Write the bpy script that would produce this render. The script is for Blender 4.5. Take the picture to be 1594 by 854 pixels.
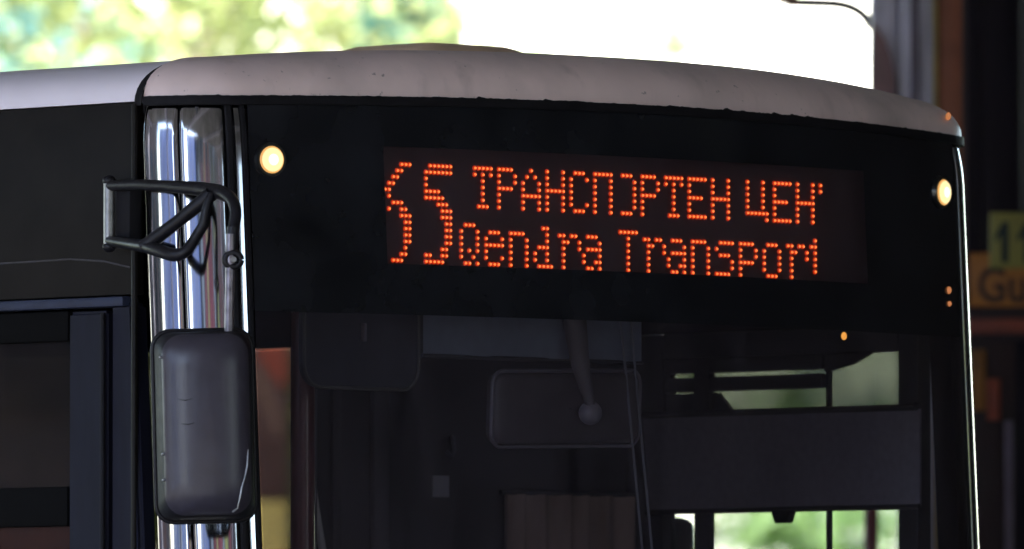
import bpy, bmesh, math, random
from mathutils import Vector, Matrix
random.seed(11)
R_ = math.radians
sc = bpy.context.scene
for o in list(bpy.data.objects): bpy.data.objects.remove(o)
C = sc.collection

# ------------------------------------------------------------------ camera
cd = bpy.data.cameras.new('camera'); cam = bpy.data.objects.new('camera', cd); C.objects.link(cam)
cd.sensor_width = 36.0; cd.lens = 395.2; cd.clip_start = 0.5; cd.clip_end = 3000
cam.location = (-17.678, -17.678, 1.5)
PIT = math.atan(743/17500); YAW = 153/17500
F0 = Vector((math.sin(R_(45)-YAW), math.cos(R_(45)-YAW), 0))
cam.rotation_euler = (F0*math.cos(PIT) + Vector((0, 0, math.sin(PIT)))).to_track_quat('-Z', 'Y').to_euler()
cd.dof.use_dof = True; cd.dof.focus_distance = 24.6; cd.dof.aperture_fstop = 4.9
sc.camera = cam

# ------------------------------------------------------------------ world, sun, exposure
SUN_ELEV = 56.0
SUN_DIR = Vector((-0.92, -0.39, 0)).normalized()          # horizontal direction towards the sun
w = bpy.data.worlds.new('World'); sc.world = w; w.use_nodes = True
nt = w.node_tree; bg = nt.nodes['Background']
sky = nt.nodes.new('ShaderNodeTexSky'); sky.sky_type = 'NISHITA'; sky.sun_disc = False
sky.sun_elevation = R_(SUN_ELEV); sky.sun_rotation = math.atan2(SUN_DIR.x, SUN_DIR.y)
sky.air_density = 1.0; sky.dust_density = 1.2
nt.links.new(sky.outputs[0], bg.inputs[0]); bg.inputs[1].default_value = 0.145
sl = bpy.data.lights.new('sun', 'SUN'); sl.energy = 4.5; sl.angle = R_(0.5); sl.color = (1, .95, .86)
so = bpy.data.objects.new('sun', sl); C.objects.link(so)
sd = SUN_DIR*math.cos(R_(SUN_ELEV)) + Vector((0, 0, math.sin(R_(SUN_ELEV))))
so.rotation_euler = sd.to_track_quat('Z', 'Y').to_euler(); so.location = (-20, -8, 40)
sc.view_settings.view_transform = 'Standard'; sc.view_settings.look = 'None'
sc.view_settings.exposure = 3.28; sc.view_settings.gamma = 1

# ------------------------------------------------------------------ materials
def mat(name, col, rough=.5, metal=0, spec=.5, noise=0, nscale=20, bump=0, bscale=200, stretch=(1, 1, 1), coat=0):
    m = bpy.data.materials.new(name); m.use_nodes = True
    n = m.node_tree.nodes; l = m.node_tree.links; b = n['Principled BSDF']
    b.inputs['Base Color'].default_value = (*col, 1); b.inputs['Roughness'].default_value = rough
    b.inputs['Metallic'].default_value = metal; b.inputs['Specular IOR Level'].default_value = spec
    b.inputs['Coat Weight'].default_value = coat
    if noise or bump:
        tc = n.new('ShaderNodeTexCoord'); mp = n.new('ShaderNodeMapping'); mp.inputs['Scale'].default_value = stretch
        l.new(tc.outputs['Object'], mp.inputs[0])
    if noise:
        t = n.new('ShaderNodeTexNoise'); t.inputs['Scale'].default_value = nscale; t.inputs['Detail'].default_value = 6
        l.new(mp.outputs[0], t.inputs['Vector'])
        r = n.new('ShaderNodeValToRGB'); r.color_ramp.elements[0].position = .3; r.color_ramp.elements[1].position = .7
        r.color_ramp.elements[0].color = (*[c*(1-noise) for c in col], 1)
        r.color_ramp.elements[1].color = (*[min(1, c*(1+noise*.6)) for c in col], 1)
        l.new(t.outputs[0], r.inputs[0]); l.new(r.outputs[0], b.inputs['Base Color'])
        mr = n.new('ShaderNodeMapRange'); mr.inputs[3].default_value = max(0, rough*.75); mr.inputs[4].default_value = min(1, rough*1.3)
        l.new(t.outputs[0], mr.inputs[0]); l.new(mr.outputs[0], b.inputs['Roughness'])
    if bump:
        t2 = n.new('ShaderNodeTexNoise'); t2.inputs['Scale'].default_value = bscale; t2.inputs['Detail'].default_value = 4
        l.new(mp.outputs[0], t2.inputs['Vector'])
        bp = n.new('ShaderNodeBump'); bp.inputs['Strength'].default_value = bump; bp.inputs['Distance'].default_value = .01
        l.new(t2.outputs[0], bp.inputs['Height']); l.new(bp.outputs[0], b.inputs['Normal'])
    return m

def emis(name, col, s):
    m = bpy.data.materials.new(name); m.use_nodes = True
    b = m.node_tree.nodes['Principled BSDF']
    b.inputs['Base Color'].default_value = (.02, .02, .02, 1)
    b.inputs['Emission Color'].default_value = (*col, 1); b.inputs['Emission Strength'].default_value = s
    return m

def glass(name, tint, dust=.03, dcol=(.3, .3, .33), ior=1.5, rough=.0, lo=.35, hi=1.9):
    """sheet glass: tinted see-through + Fresnel reflection + a film of road dust"""
    m = bpy.data.materials.new(name); m.use_nodes = True
    n = m.node_tree.nodes; l = m.node_tree.links; n.remove(n['Principled BSDF']); out = n['Material Output']
    tr = n.new('ShaderNodeBsdfTransparent'); tr.inputs[0].default_value = (*tint, 1)
    gl = n.new('ShaderNodeBsdfGlossy'); gl.inputs['Roughness'].default_value = rough
    df = n.new('ShaderNodeBsdfDiffuse'); df.inputs[0].default_value = (*dcol, 1)
    fr = n.new('ShaderNodeFresnel'); fr.inputs[0].default_value = ior
    ge = n.new('ShaderNodeNewGeometry'); im_ = n.new('ShaderNodeMapRange')      # same Fresnel from either side of the sheet
    im_.inputs[3].default_value = ior; im_.inputs[4].default_value = 1/ior
    l.new(ge.outputs['Backfacing'], im_.inputs[0]); l.new(im_.outputs[0], fr.inputs[0])
    m1 = n.new('ShaderNodeMixShader'); m2 = n.new('ShaderNodeMixShader')
    tc = n.new('ShaderNodeTexCoord'); mp = n.new('ShaderNodeMapping'); mp.inputs['Scale'].default_value = (9, 9, 2.5)
    t = n.new('ShaderNodeTexNoise'); t.inputs['Scale'].default_value = 1.3; t.inputs['Detail'].default_value = 7; t.inputs['Roughness'].default_value = .7
    mr = n.new('ShaderNodeMapRange'); mr.inputs[1].default_value = .3; mr.inputs[2].default_value = .75
    mr.inputs[3].default_value = dust*lo; mr.inputs[4].default_value = dust*hi
    l.new(tc.outputs['Object'], mp.inputs[0]); l.new(mp.outputs[0], t.inputs['Vector']); l.new(t.outputs[0], mr.inputs[0])
    l.new(mr.outputs[0], m1.inputs[0]); l.new(tr.outputs[0], m1.inputs[1]); l.new(df.outputs[0], m1.inputs[2])
    l.new(fr.outputs[0], m2.inputs[0]); l.new(m1.outputs[0], m2.inputs[1]); l.new(gl.outputs[0], m2.inputs[2])
    l.new(m2.outputs[0], out.inputs[0])
    return m

def leafmat(name, c0, c1, trans):
    m = bpy.data.materials.new(name); m.use_nodes = True
    n = m.node_tree.nodes; l = m.node_tree.links; b = n['Principled BSDF']; out = n['Material Output']
    tc = n.new('ShaderNodeTexCoord'); t = n.new('ShaderNodeTexNoise'); t.inputs['Scale'].default_value = 3.5; t.inputs['Detail'].default_value = 5
    r = n.new('ShaderNodeValToRGB'); r.color_ramp.elements[0].position = .35; r.color_ramp.elements[1].position = .65
    r.color_ramp.elements[0].color = (*c0, 1); r.color_ramp.elements[1].color = (*c1, 1)
    l.new(tc.outputs['Object'], t.inputs['Vector']); l.new(t.outputs[0], r.inputs[0]); l.new(r.outputs[0], b.inputs['Base Color'])
    b.inputs['Roughness'].default_value = .45
    tl = n.new('ShaderNodeBsdfTranslucent'); tl.inputs[0].default_value = (*trans, 1)
    mx = n.new('ShaderNodeMixShader'); mx.inputs[0].default_value = .5
    l.new(b.outputs[0], mx.inputs[1]); l.new(tl.outputs[0], mx.inputs[2]); l.new(mx.outputs[0], out.inputs[0])
    return m

def cap_paint():
    """white fibreglass paint, grimy: specks, run marks and a stained lower edge"""
    m = mat('white_bus_paint', (.82, .655, .63), .38, noise=.12, nscale=5)
    n = m.node_tree.nodes; l = m.node_tree.links; b = n['Principled BSDF']
    old = b.inputs['Base Color'].links[0].from_socket
    tc = n['Texture Coordinate']
    def layer(prev, scale, lo, hi, stretch, colr, amt):
        mp = n.new('ShaderNodeMapping'); mp.inputs['Scale'].default_value = stretch; l.new(tc.outputs['Object'], mp.inputs[0])
        t = n.new('ShaderNodeTexNoise'); t.inputs['Scale'].default_value = scale; t.inputs['Detail'].default_value = 5
        l.new(mp.outputs[0], t.inputs['Vector'])
        mr = n.new('ShaderNodeMapRange'); mr.inputs[1].default_value = lo; mr.inputs[2].default_value = hi; mr.inputs[4].default_value = amt
        l.new(t.outputs[0], mr.inputs[0])
        mx = n.new('ShaderNodeMixRGB'); mx.inputs[2].default_value = (*colr, 1)
        l.new(mr.outputs[0], mx.inputs[0]); l.new(prev, mx.inputs[1]); return mx.outputs[0]
    c = layer(old, 60, .68, .74, (1, 1, 1), (.10, .08, .08), .6)
    c = layer(c, 16, .56, .75, (1, 1, .25), (.42, .33, .31), .35)
    c = layer(c, 3, .5, .72, (1, 1, 1), (.42, .36, .34), .6)
    l.new(c, b.inputs['Base Color'])
    return m

M = dict(
    cap=cap_paint(),
    rail=mat('white_rail_paint', (.84, .78, .86), .3, noise=.05, nscale=4),
    white=mat('white_body_paint', (.72, .72, .72), .35, noise=.06, nscale=3),
    black=mat('black_panel', (.013, .0115, .0105), .4, spec=.08, noise=.25, nscale=9, stretch=(1, 1, 1)),
    frit=mat('black_glass_print', (.014, .015, .019), .1, spec=.5, noise=.4, nscale=7),
    rubber=mat('rubber', (.012, .0115, .014), .65, spec=.12, noise=.3, nscale=40),
    jet=mat('jet_black_gasket', (.004, .0038, .0042), .7, spec=.05, noise=.3, nscale=30),
    dark=mat('dark_plastic', (.02, .02, .022), .45, noise=.25, nscale=30),
    housing=mat('mirror_housing_plastic', (.040, .035, .048), .32, spec=.5, noise=.15, nscale=25, bump=.06, bscale=350),
    arm=mat('mirror_arm_paint', (.010, .0095, .013), .36, spec=.25, noise=.4, nscale=60, bump=.1, bscale=150),
    pole=mat('worn_pole_paint', (.20, .18, .20), .32, metal=.6, noise=.5, nscale=45),
    flank_dark=mat('housing_flank_shaded', (.014, .013, .017), .5, spec=.2, noise=.3, nscale=40),  # darker copy of the housing colour, painting its flank's dark reflection
    worn=mat('worn_steel', (.28, .28, .28), .4, metal=.7, noise=.3, nscale=50),
    chrome=mat('polished_corner_metal', (.30, .30, .31), .085, metal=1, noise=.3, nscale=3, bump=.03, bscale=1, stretch=(26, 26, .35)),
    door=mat('door_coating_lilac_sheen', (.012, .0125, .022), .45, spec=.07, noise=.2, nscale=12, stretch=(3, 3, .4)),  # bluish base colour carries a lilac reflection
    doorblue=mat('door_ledge_coating', (.028, .034, .062), .4, spec=.2, noise=.2, nscale=12),
    grime=mat('edge_grime', (.05, .045, .05), .8, noise=.4, nscale=50),
    disp=mat('display_board', (.10, .06, .06), .6, noise=.12, nscale=90),
    led=emis('led_core', (1.0, .19, .04), .31), ledring=emis('led_halo', (.9, .042, .005), .10),  # outer ring stands in for the red glow spreading round each LED
    lamp=emis('marker_lamp_glow', (1.0, .74, .36), .14), lampcore=emis('marker_lamp_hotspot', (1.0, .93, .72), .16), lampedge=emis('marker_lamp_halo', (1.0, .50, .14), .09), amber=emis('amber_glint_glow', (1, .42, .07), .16),
    amberdim=emis('amber_lamp_and_glint', (1, .35, .12), .055),
    ring=mat('lamp_bezel', (.01, .01, .01), .3),
    steel=mat('galvanised_column', (.68, .64, .74), .42, noise=.3, nscale=8, stretch=(4, 4, .5)),
    yellow=mat('yellow_edge_paint', (.62, .45, .16), .5, noise=.2),
    brown=mat('brown_post_paint', (.36, .115, .06), .5, noise=.3, nscale=10),
    purple=mat('mauve_grey_paint', (.15, .11, .15), .5, noise=.2),
    mauve=mat('mauve_brown_trim', (.10, .075, .09), .5, noise=.2),
    darkwall=mat('dark_partition', (.017, .013, .019), .75, spec=.2, noise=.3, nscale=5, stretch=(5, 5, .4)),
    gusset=mat('dull_brown_gusset', (.30, .17, .17), .55, noise=.25, nscale=12),
    sign=mat('yellow_green_plate', (.24, .21, .035), .5, noise=.15, nscale=14), signink=mat('dark_green_ink', (.006, .02, .013), .6),
    orange=mat('orange_board', (.44, .15, .012), .5, noise=.2, nscale=9), orangeink=mat('brown_ink', (.05, .02, .01), .6),
    red=mat('red_board', (.24, .04, .015), .5, noise=.35, nscale=9), darkred=mat('dark_red_panel', (.025, .008, .009), .6, noise=.3, nscale=7),
    amberboard=mat('amber_board', (.27, .10, .008), .5, noise=.35, nscale=8),
    hatch=mat('tan_hatch_cover', (.74, .53, .36), .5, noise=.15, nscale=12),
    concrete=mat('concrete', (.30, .29, .28), .85, noise=.2, nscale=2, bump=.3, bscale=30),
    asphalt=mat('asphalt', (.055, .055, .055), .9, noise=.3, nscale=1.5, bump=.4, bscale=60),
    greywall=mat('grey_render', (.13, .115, .095), .85, noise=.12, nscale=.6, stretch=(1, 1, .2)),
    brownwall=mat('dark_brick_cladding', (.08, .062, .055), .8, noise=.3, nscale=1.5),
    garagewall=mat('garage_render', (.12, .085, .07), .85, noise=.3, nscale=.5),
    lilacwall=mat('lilac_render', (.34, .37, .60), .85, noise=.1, nscale=.7),
    creamwall=mat('cream_render', (.78, .75, .66), .85, noise=.06, nscale=.8),
    tile=mat('roof_tile', (.32, .14, .09), .8, noise=.2),
    hoardbrown=mat('hoarding_brown', (.11, .06, .05), .7, noise=.2, nscale=5), hoardyellow=mat('hoarding_yellow', (.60, .52, .15), .7, noise=.2, nscale=4),
    hoardorange=mat('hoarding_orange', (.36, .075, .035), .7, noise=.15), hoardtan=mat('hoarding_tan', (.22, .14, .10), .7, noise=.15),
    winglass=mat('dark_window', (.02, .025, .03), .06), frame=mat('window_frame_paint', (.6, .6, .58), .5),
    grass=mat('grass_ground', (.09, .12, .03), .95, noise=.4, nscale=2),
    maroon=mat('maroon_pole', (.12, .03, .035), .3, noise=.2, coat=.3),
    inner=mat('interior_lining', (.05, .048, .056), .7, noise=.2, nscale=6),
    inner2=mat('interior_grey', (.11, .105, .12), .75, noise=.15, nscale=6),
    blind=mat('roller_blind_cloth', (.23, .215, .255), .85, noise=.12, nscale=60),
    band=mat('blue_grey_shade_cloth', (.20, .22, .27), .8, noise=.1, nscale=30),
    visor=mat('visor_vinyl', (.05, .05, .062), .6, noise=.2, nscale=25),
    visoredge=mat('visor_piping', (.10, .095, .085), .5),
    mirback=mat('interior_mirror_back', (.085, .07, .075), .5, noise=.2, nscale=20), mirrim=mat('mirror_rim', (.17, .15, .17), .4),
    curtain=mat('brown_curtain', (.36, .26, .22), .9, noise=.25, nscale=14, stretch=(1, 1, .2)),
    sticker=mat('grey_notice', (.42, .40, .45), .6), cord=mat('cord_fibre', (.15, .15, .17), .8),
    seat=mat('seat_fabric', (.16, .10, .09), .9, noise=.3, nscale=12), orangefab=mat('orange_fabric', (.55, .13, .05), .8, noise=.2),
    yellowfab=mat('yellow_board', (.55, .46, .12), .6, noise=.15), pale=mat('pale_plastic', (.6, .58, .55), .4),
    redpl=mat('red_plastic', (.40, .07, .08), .4),
    tyre=mat('tyre', (.02, .02, .02), .9), rim=mat('rim_metal', (.4, .4, .42), .4, metal=.8),
    glass=glass('windscreen_glass', (.62, .62, .66), .058, (.30, .265, .33)),  # besides real dust, its purplish tint carries a veil of haze
    upper=glass('dark_tint_pane', (.21, .23, .20), .08, (.2, .2, .2)),
    clear=glass('driver_pane_glass', (.92, .95, .92), .03),
    tint=glass('tinted_side_glass', (.07, .07, .075), .03, (.2, .17, .19)),
    mid=glass('smoked_side_glass', (.27, .26, .26), .02),
    dirty=glass('dirty_door_glass', (.20, .17, .17), .042, (.26, .195, .19), lo=.8, hi=1.3),
    mirror=mat('mirror_silver', (.8, .8, .8), .02, metal=1),
    bark=mat('bark', (.13, .10, .075), .9, noise=.4, nscale=6, bump=.5, bscale=25),
    leafA=leafmat('blue_green_leaves', (.11, .25, .22), (.27, .40, .36), (.19, .38, .31)),
    leafE=leafmat('teal_green_leaves', (.05, .14, .11), (.10, .22, .17), (.08, .20, .14)),
    leafF=leafmat('pale_yellow_leaves', (.36, .38, .20), (.55, .55, .36), (.55, .55, .30)),
    leafB=leafmat('yellow_green_leaves', (.22, .28, .10), (.40, .42, .22), (.44, .46, .20)),
    leafC=leafmat('deep_green_leaves', (.035, .085, .035), (.07, .13, .06), (.06, .16, .05)),
    leafD=leafmat('fresh_green_leaves', (.15, .26, .08), (.28, .36, .18), (.30, .44, .15)),
)

# ------------------------------------------------------------------ helpers
def link(name, me, mats, parent=None, loc=None):
    o = bpy.data.objects.new(name, me); C.objects.link(o)
    for m in (mats if isinstance(mats, (list, tuple)) else [mats]):
        me.materials.append(M[m] if isinstance(m, str) else m)
    if parent: o.parent = parent
    if loc: o.location = loc
    return o
def obj(name, bm, mats, parent=None, smooth=False, loc=None):
    me = bpy.data.meshes.new(name); bmesh.ops.recalc_face_normals(bm, faces=bm.faces)
    bm.to_mesh(me); bm.free()
    if smooth:
        me.polygons.foreach_set('use_smooth', [True]*len(me.polygons))
        if smooth != 'all': me.set_sharp_from_angle(angle=R_(smooth if smooth is not True else 40))
    return link(name, me, mats, parent, loc)
def tag(o, label=None, cat=None, group=None, kind=None):
    for k, v in (('label', label), ('category', cat), ('group', group), ('kind', kind)):
        if v: o[k] = v
    return o
def empty(name, loc=(0, 0, 0), rz=0):
    o = bpy.data.objects.new(name, None); C.objects.link(o); o.location = loc; o.rotation_euler = (0, 0, rz)
    o.empty_display_size = .2
    return o
def box(bm, x0, x1, y0, y1, z0, z1, bev=0, seg=2, mi=0):
    r = bmesh.ops.create_cube(bm, size=1)
    mtx = Matrix.Translation(((x0+x1)/2, (y0+y1)/2, (z0+z1)/2)) @ Matrix.Diagonal((abs(x1-x0), abs(y1-y0), abs(z1-z0), 1))
    bmesh.ops.transform(bm, matrix=mtx, verts=r['verts'])
    fs = {f for v in r['verts'] for f in v.link_faces}
    for f in fs: f.material_index = mi
    if bev:
        es = list({e for v in r['verts'] for e in v.link_edges})
        bmesh.ops.bevel(bm, geom=es, offset=bev, segments=seg, profile=.5, affect='EDGES')
def B(name, dims, mats, parent, bev=.004, **k):
    bm = bmesh.new(); box(bm, *dims, bev=bev); return obj(name, bm, mats, parent, smooth=35 if bev else False, **k)
def tube(bm, pts, rad, n=10, cap=True):
    pts = [Vector(p) for p in pts]; rads = rad if isinstance(rad, (list, tuple)) else [rad]*len(pts)
    prev = None; rings = []; up = None
    for i, p in enumerate(pts):
        d = (pts[min(i+1, len(pts)-1)] - pts[max(i-1, 0)]).normalized()
        if up is None: up = d.orthogonal().normalized()
        a = (up - d*up.dot(d)).normalized(); up = a; b = d.cross(a)
        ring = [bm.verts.new(p + (a*math.cos(2*math.pi*k/n) + b*math.sin(2*math.pi*k/n))*rads[i]) for k in range(n)]
        if prev:
            for k in range(n): bm.faces.new((prev[k], prev[(k+1) % n], ring[(k+1) % n], ring[k]))
        prev = ring; rings.append(ring)
    if cap: bm.faces.new(rings[0][::-1]); bm.faces.new(rings[-1])
def T(name, pts, rad, mats, parent, n=10):
    bm = bmesh.new(); tube(bm, pts, rad, n); return obj(name, bm, mats, parent, smooth=50)
def bez(p0, p1, p2, n=8):
    p0, p1, p2 = Vector(p0), Vector(p1), Vector(p2)
    return [p0*(1-t)**2 + p1*2*t*(1-t) + p2*t*t for t in [i/n for i in range(n+1)]]
def grid(bm, rows, closed=False, mi=None):
    vs = [[bm.verts.new(p) for p in r] for r in rows]
    for i in range(len(vs)-1):
        for j in range(len(vs[i])-1):
            f = bm.faces.new((vs[i][j], vs[i][j+1], vs[i+1][j+1], vs[i+1][j]))
            if mi: f.material_index = mi(i, j)
    return vs
def prism(bm, poly, d, mi=0):
    """poly: list of Vectors (planar), extruded by vector d"""
    d = Vector(d); a = [bm.verts.new(p) for p in poly]; b = [bm.verts.new(Vector(p)+d) for p in poly]
    n = len(a); fs = [bm.faces.new(a), bm.faces.new(b[::-1])]
    for i in range(n): fs.append(bm.faces.new((a[i], b[i], b[(i+1) % n], a[(i+1) % n])))
    for f in fs: f.material_index = mi
def rrect(w, h, r, n=5):
    out = []
    for cx, cy, a0 in ((w/2-r, h/2-r, 0), (-w/2+r, h/2-r, 90), (-w/2+r, -h/2+r, 180), (w/2-r, -h/2+r, 270)):
        for k in range(n+1):
            a = R_(a0+90*k/n); out.append((cx+r*math.cos(a), cy+r*math.sin(a)))
    return out

# ------------------------------------------------------------------ setting: ground, road, kerb
bm = bmesh.new(); s = 600
bm.faces.new([bm.verts.new(p) for p in ((-s, -s, -.13), (s, -s, -.13), (s, s, -.13), (-s, s, -.13))])
tag(obj('ground', bm, 'grass'), kind='structure')
bm = bmesh.new(); box(bm, -60, 30, -60, 22, -.5, 0); tag(obj('road', bm, 'asphalt'), kind='structure')
bm = bmesh.new(); box(bm, 3.0, 16, -16, 14, .0, .13, .01); tag(obj('pavement', bm, 'concrete'), kind='structure')

# ------------------------------------------------------------------ shelter over the bus
sh = empty('bus_shelter', (4, 1, 0))
tag(sh, 'large flat shelter roof on steel columns over the bus bay', 'shelter')
def inpar(o, par): o.location = Vector(o.location) - Vector(par.location); return o
inpar(B('roof_slab', (-9.0, 16, -16, 15, 5.35, 5.75), 'concrete', sh, .02), sh)
for k in range(8):
    y = -15 + k*4.1
    inpar(B('roof_beam', (-8.8, 15.8, y-.12, y+.12, 5.05, 5.348), 'steel', sh, .01), sh)
for (x, y) in ((-8.4, 1.2), (-8.4, 6.0), (-8.4, 12), (-8.4, -13.5)):
    inpar(B('column', (x-.11, x+.11, y-.11, y+.11, 0, 5.05), 'steel', sh, .012), sh)

# station building to the right of the bus, under the shelter (seen as a reflection)
tb = empty('station_building', (14, -16, 0)); tag(tb, 'dark clad station hall beside the bus bay under the shelter', 'building')
inpar(B('wall', (.2, 15.7, -15.9, -14.6, .13, 5.345), 'brownwall', tb, 0), tb)
inpar(B('wall', (14.3, 15.7, -14.6, 2.5, .13, 5.345), 'brownwall', tb, 0), tb)
for k in range(5):
    x = 1.6 + k*2.5
    f = inpar(B('window', (x, x+1.7, -14.6, -14.54, 1.0, 2.6), 'winglass', tb, .01), tb)
# grey depot behind the camera (seen as a reflection in the bus corner)
dp = empty('depot_building', (-28.3, -28.3, 0), R_(-45)); tag(dp, 'long grey rendered depot behind the photographer', 'building')
bm = bmesh.new(); box(bm, -11.5, 21, -8, 0, -.1, 13); obj('wall', bm, 'greywall', dp)
bm = bmesh.new(); box(bm, -11.8, 21.3, -8.3, .4, 13.004, 13.3, .02); obj('roof', bm, 'tile', dp)
rp = random.Random(6); x = -11.2
while x < 20:
    wd = rp.uniform(.25, 1.3)
    B('streak_pilaster', (x, x+wd, .002, .05+rp.random()*.1, 0, 12.9), ['greywall', 'gusset', 'purple', 'greywall', 'brown', 'concrete', 'dark', 'darkwall'][rp.randrange(8)], dp, .01)  # unseen strips of mixed colour, added to streak the corner reflection
    x += wd + rp.uniform(.3, 1.4)
for x0, x1, m in ((-9, -7.2, 'pale'), (-6.6, -4.6, 'redpl'), (-4.2, -2.8, 'yellow'), (-2.4, 1.6, 'redpl'), (2.2, 3.0, 'pale'), (3.6, 6.4, 'hoardyellow'), (7.4, 9, 'redpl')):
    B('reflected_banner', (x0, x1, .17, .20, 4.6, 7.5), m, dp, .01)  # unseen panels added to colour the reflection below the door mirror
for x, m in ((-7, 'redpl'), (-3.2, 'yellow'), (1.2, 'brown'), (6, 'redpl'), (12, 'yellow')):
    B('door', (x, x+2.2, .16, .20, 0, 3.9), m, dp, .01)
lb = empty('added_lilac_building', (-34.6, -15.8, 0), R_(-68)); tag(lb, 'added lilac rendered block behind the photographer, reflected in the bus corner', 'building')  # out of view, added for its lilac reflection in the bus corner
B('wall', (-4.0, 3.4, -7, 0, -.1, 12), 'lilacwall', lb, .02); B('roof', (-4.2, 3.6, -7.2, .2, 12.003, 12.3), 'tile', lb, .02)
for k in range(3): B('window', (-3+k*2.2, -1.9+k*2.2, .002, .05, 2.0, 4.6), 'frame', lb, .01)
lc = empty('added_lilac_building', (-33, -2.5, 0), R_(-75)); tag(lc, 'long added lilac building across the road, reflected in the bus corner', 'building')  # unseen, added to tint the outer part of the corner reflection
B('wall', (-17, 3.5, -7, 0, -.1, 12), 'lilacwall', lc, .02); B('roof', (-17.2, 3.7, -7.2, .2, 12.003, 12.3), 'tile', lc, .02)
for k in range(7): B('window', (-16+k*2.8, -14.9+k*2.8, .002, .05, 1.6, 4.4), 'frame', lc, .01)
gg = empty('added_garage_building', (-19, 18.5, 0), R_(45)); tag(gg, 'added dark brown garage block across the road, reflected in the door glass', 'building')  # unseen block added to keep the door glass reflection dim brown
B('wall', (-10, 9, 0, 7, -.1, 12), 'garagewall', gg, .02); B('roof', (-10.2, 9.2, -.2, 7.2, 12.003, 12.3), 'tile', gg, .02)
for k in range(6): B('window', (-9+k*2.9, -7.4+k*2.9, -.05, -.002, 3.0, 5.2), 'winglass', gg, .01); B('door', (-9.3+k*2.9, -7.1+k*2.9, -.06, -.002, 0, 2.5), ['purple', 'brown'][k % 2], gg, .01)
bb = empty('added_brown_building', (-1.2, -28, 0), R_(-8)); tag(bb, 'added dark brown hall, reflected in the bus corner', 'building')  # unseen hall added as a dark band in the corner reflection
B('wall', (-7.5, -.9, -6, 0, -.1, 12), 'brownwall', bb, .02); B('roof', (-7.7, -.7, -6.2, .2, 12.003, 12.2), 'tile', bb, .02)
for k, (x, y) in enumerate(((-24, -11), (-26.5, -13.2), (-22.5, -8.6))):  # unseen posts added for thin streaks in the corner reflection
    lp = empty('added_lamp_post', (x, y, 0)); tag(lp, ['added tan lamp post nearest the lilac building', 'added tan lamp post behind the photographer', 'added tan lamp post nearest the bus'][k], 'lamp post', 'tan lamp posts added along the road')
    T('pole', [(0, 0, 0), (0, 0, 7.5)], [.11, .06], 'yellow', lp); T('arm', [(0, 0, 7.5), (.4, .1, 7.9), (1.2, .3, 8.0)], .04, 'yellow', lp); B('lamp_head', (1.1, 1.7, .2, .42, 7.9, 8.05), 'steel', lp, .02)

# pale sunlit house far behind the bus
hs = empty('pale_house', (29.5, 29.3, 0), R_(-45)); tag(hs, 'pale rendered house glaring in full sun behind the bus', 'building')
B('wall', (-6.3, 9, 0, 9, -.1, 10.5), 'creamwall', hs, .02)
bm = bmesh.new()
prism(bm, [(-6.8, -.6, 10.5), (-6.8, 9.6, 10.5), (-6.8, 4.5, 13.2)], (16.3, 0, 0)); obj('roof', bm, 'tile', hs)
for k in range(4):
    x = -5 + k*3.8
    for z in ((.9,) if k < 4 else (.9, 6.4)):
        f = B('window', (x, x+1.2, -.06, .02, z, z+1.6), 'frame', hs, .01)
        bm = bmesh.new(); box(bm, x+.08, x+1.12, -.075, -.05, z+.08, z+1.52); obj('pane', bm, 'winglass', f)

# ------------------------------------------------------------------ trees
def leaves_mesh(name, cen, rad, nclump, nleaf, size, seed, hole=.0):
    rnd = random.Random(seed); V = []; Fc = []
    cx, cy, cz = cen; rx, ry, rz = rad
    for c in range(nclump):
        while True:
            p = Vector((rnd.uniform(-1, 1), rnd.uniform(-1, 1), rnd.uniform(-1, 1)))
            if .25 < p.length < 1: break
        p = Vector((p.x*rx, p.y*ry, p.z*rz)) + Vector((cx, cy, cz))
        cr = rnd.uniform(.25, .6)*min(rx, rz)*.35
        for i in range(nleaf):
            d = Vector((rnd.gauss(0, 1), rnd.gauss(0, 1), rnd.gauss(0, .7)))*cr*.6
            q = p + d
            a = Vector((rnd.gauss(0, 1), rnd.gauss(0, 1), rnd.gauss(-.3, .6))).normalized()
            b = a.cross(Vector((rnd.gauss(0, .5), rnd.gauss(0, .5), 1))).normalized()
            nn = a.cross(b); s = size*rnd.uniform(.6, 1.4)
            k = len(V)
            V += [q, q + a*s*.5 + b*s*.3 + nn*s*.07, q + a*s, q + a*s*.5 - b*s*.3 + nn*s*.07]
            Fc += [(k, k+1, k+2), (k, k+2, k+3)]
    me = bpy.data.meshes.new(name); me.from_pydata(V, [], Fc); return me
def tree(name, loc, h, rad, cz, leaf, seed, label, cat='tree', nclump=120, nleaf=60, size=.1, trunk=.16, ln=1):
    rnd = random.Random(seed)
    t = empty(name, loc); tag(t, label, cat)
    bm = bmesh.new(); lean = Vector((rnd.uniform(-.3, .3), rnd.uniform(-.3, .3), 0))*ln
    top = cz + rad[2]*.45
    tp = [Vector((0, 0, -.15)) + lean*(z/top)**2 + Vector((0, 0, z)) for z in [top*i/7 for i in range(8)]]
    tube(bm, tp, [trunk*(1-.85*i/7) for i in range(8)], 9)
    for k in range(9):
        s = rnd.uniform(.35, .85); p0 = Vector((0, 0, -.15)) + lean*s*s + Vector((0, 0, top*s)); a = rnd.uniform(0, 6.28)
        e = Vector((math.cos(a)*rad[0]*.75, math.sin(a)*rad[1]*.75, cz + rnd.uniform(-.3, .6)*rad[2]))
        tube(bm, bez(p0, (p0+e)/2 + Vector((0, 0, .3)), e, 5), [trunk*.45*(1-.8*i/5) for i in range(6)], 6)
    obj('trunk', bm, 'bark', t, smooth=60)
    link('crown', leaves_mesh('crown', (lean.x, lean.y, cz), rad, nclump, nleaf, size, seed), leaf, t)
    return t
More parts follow.
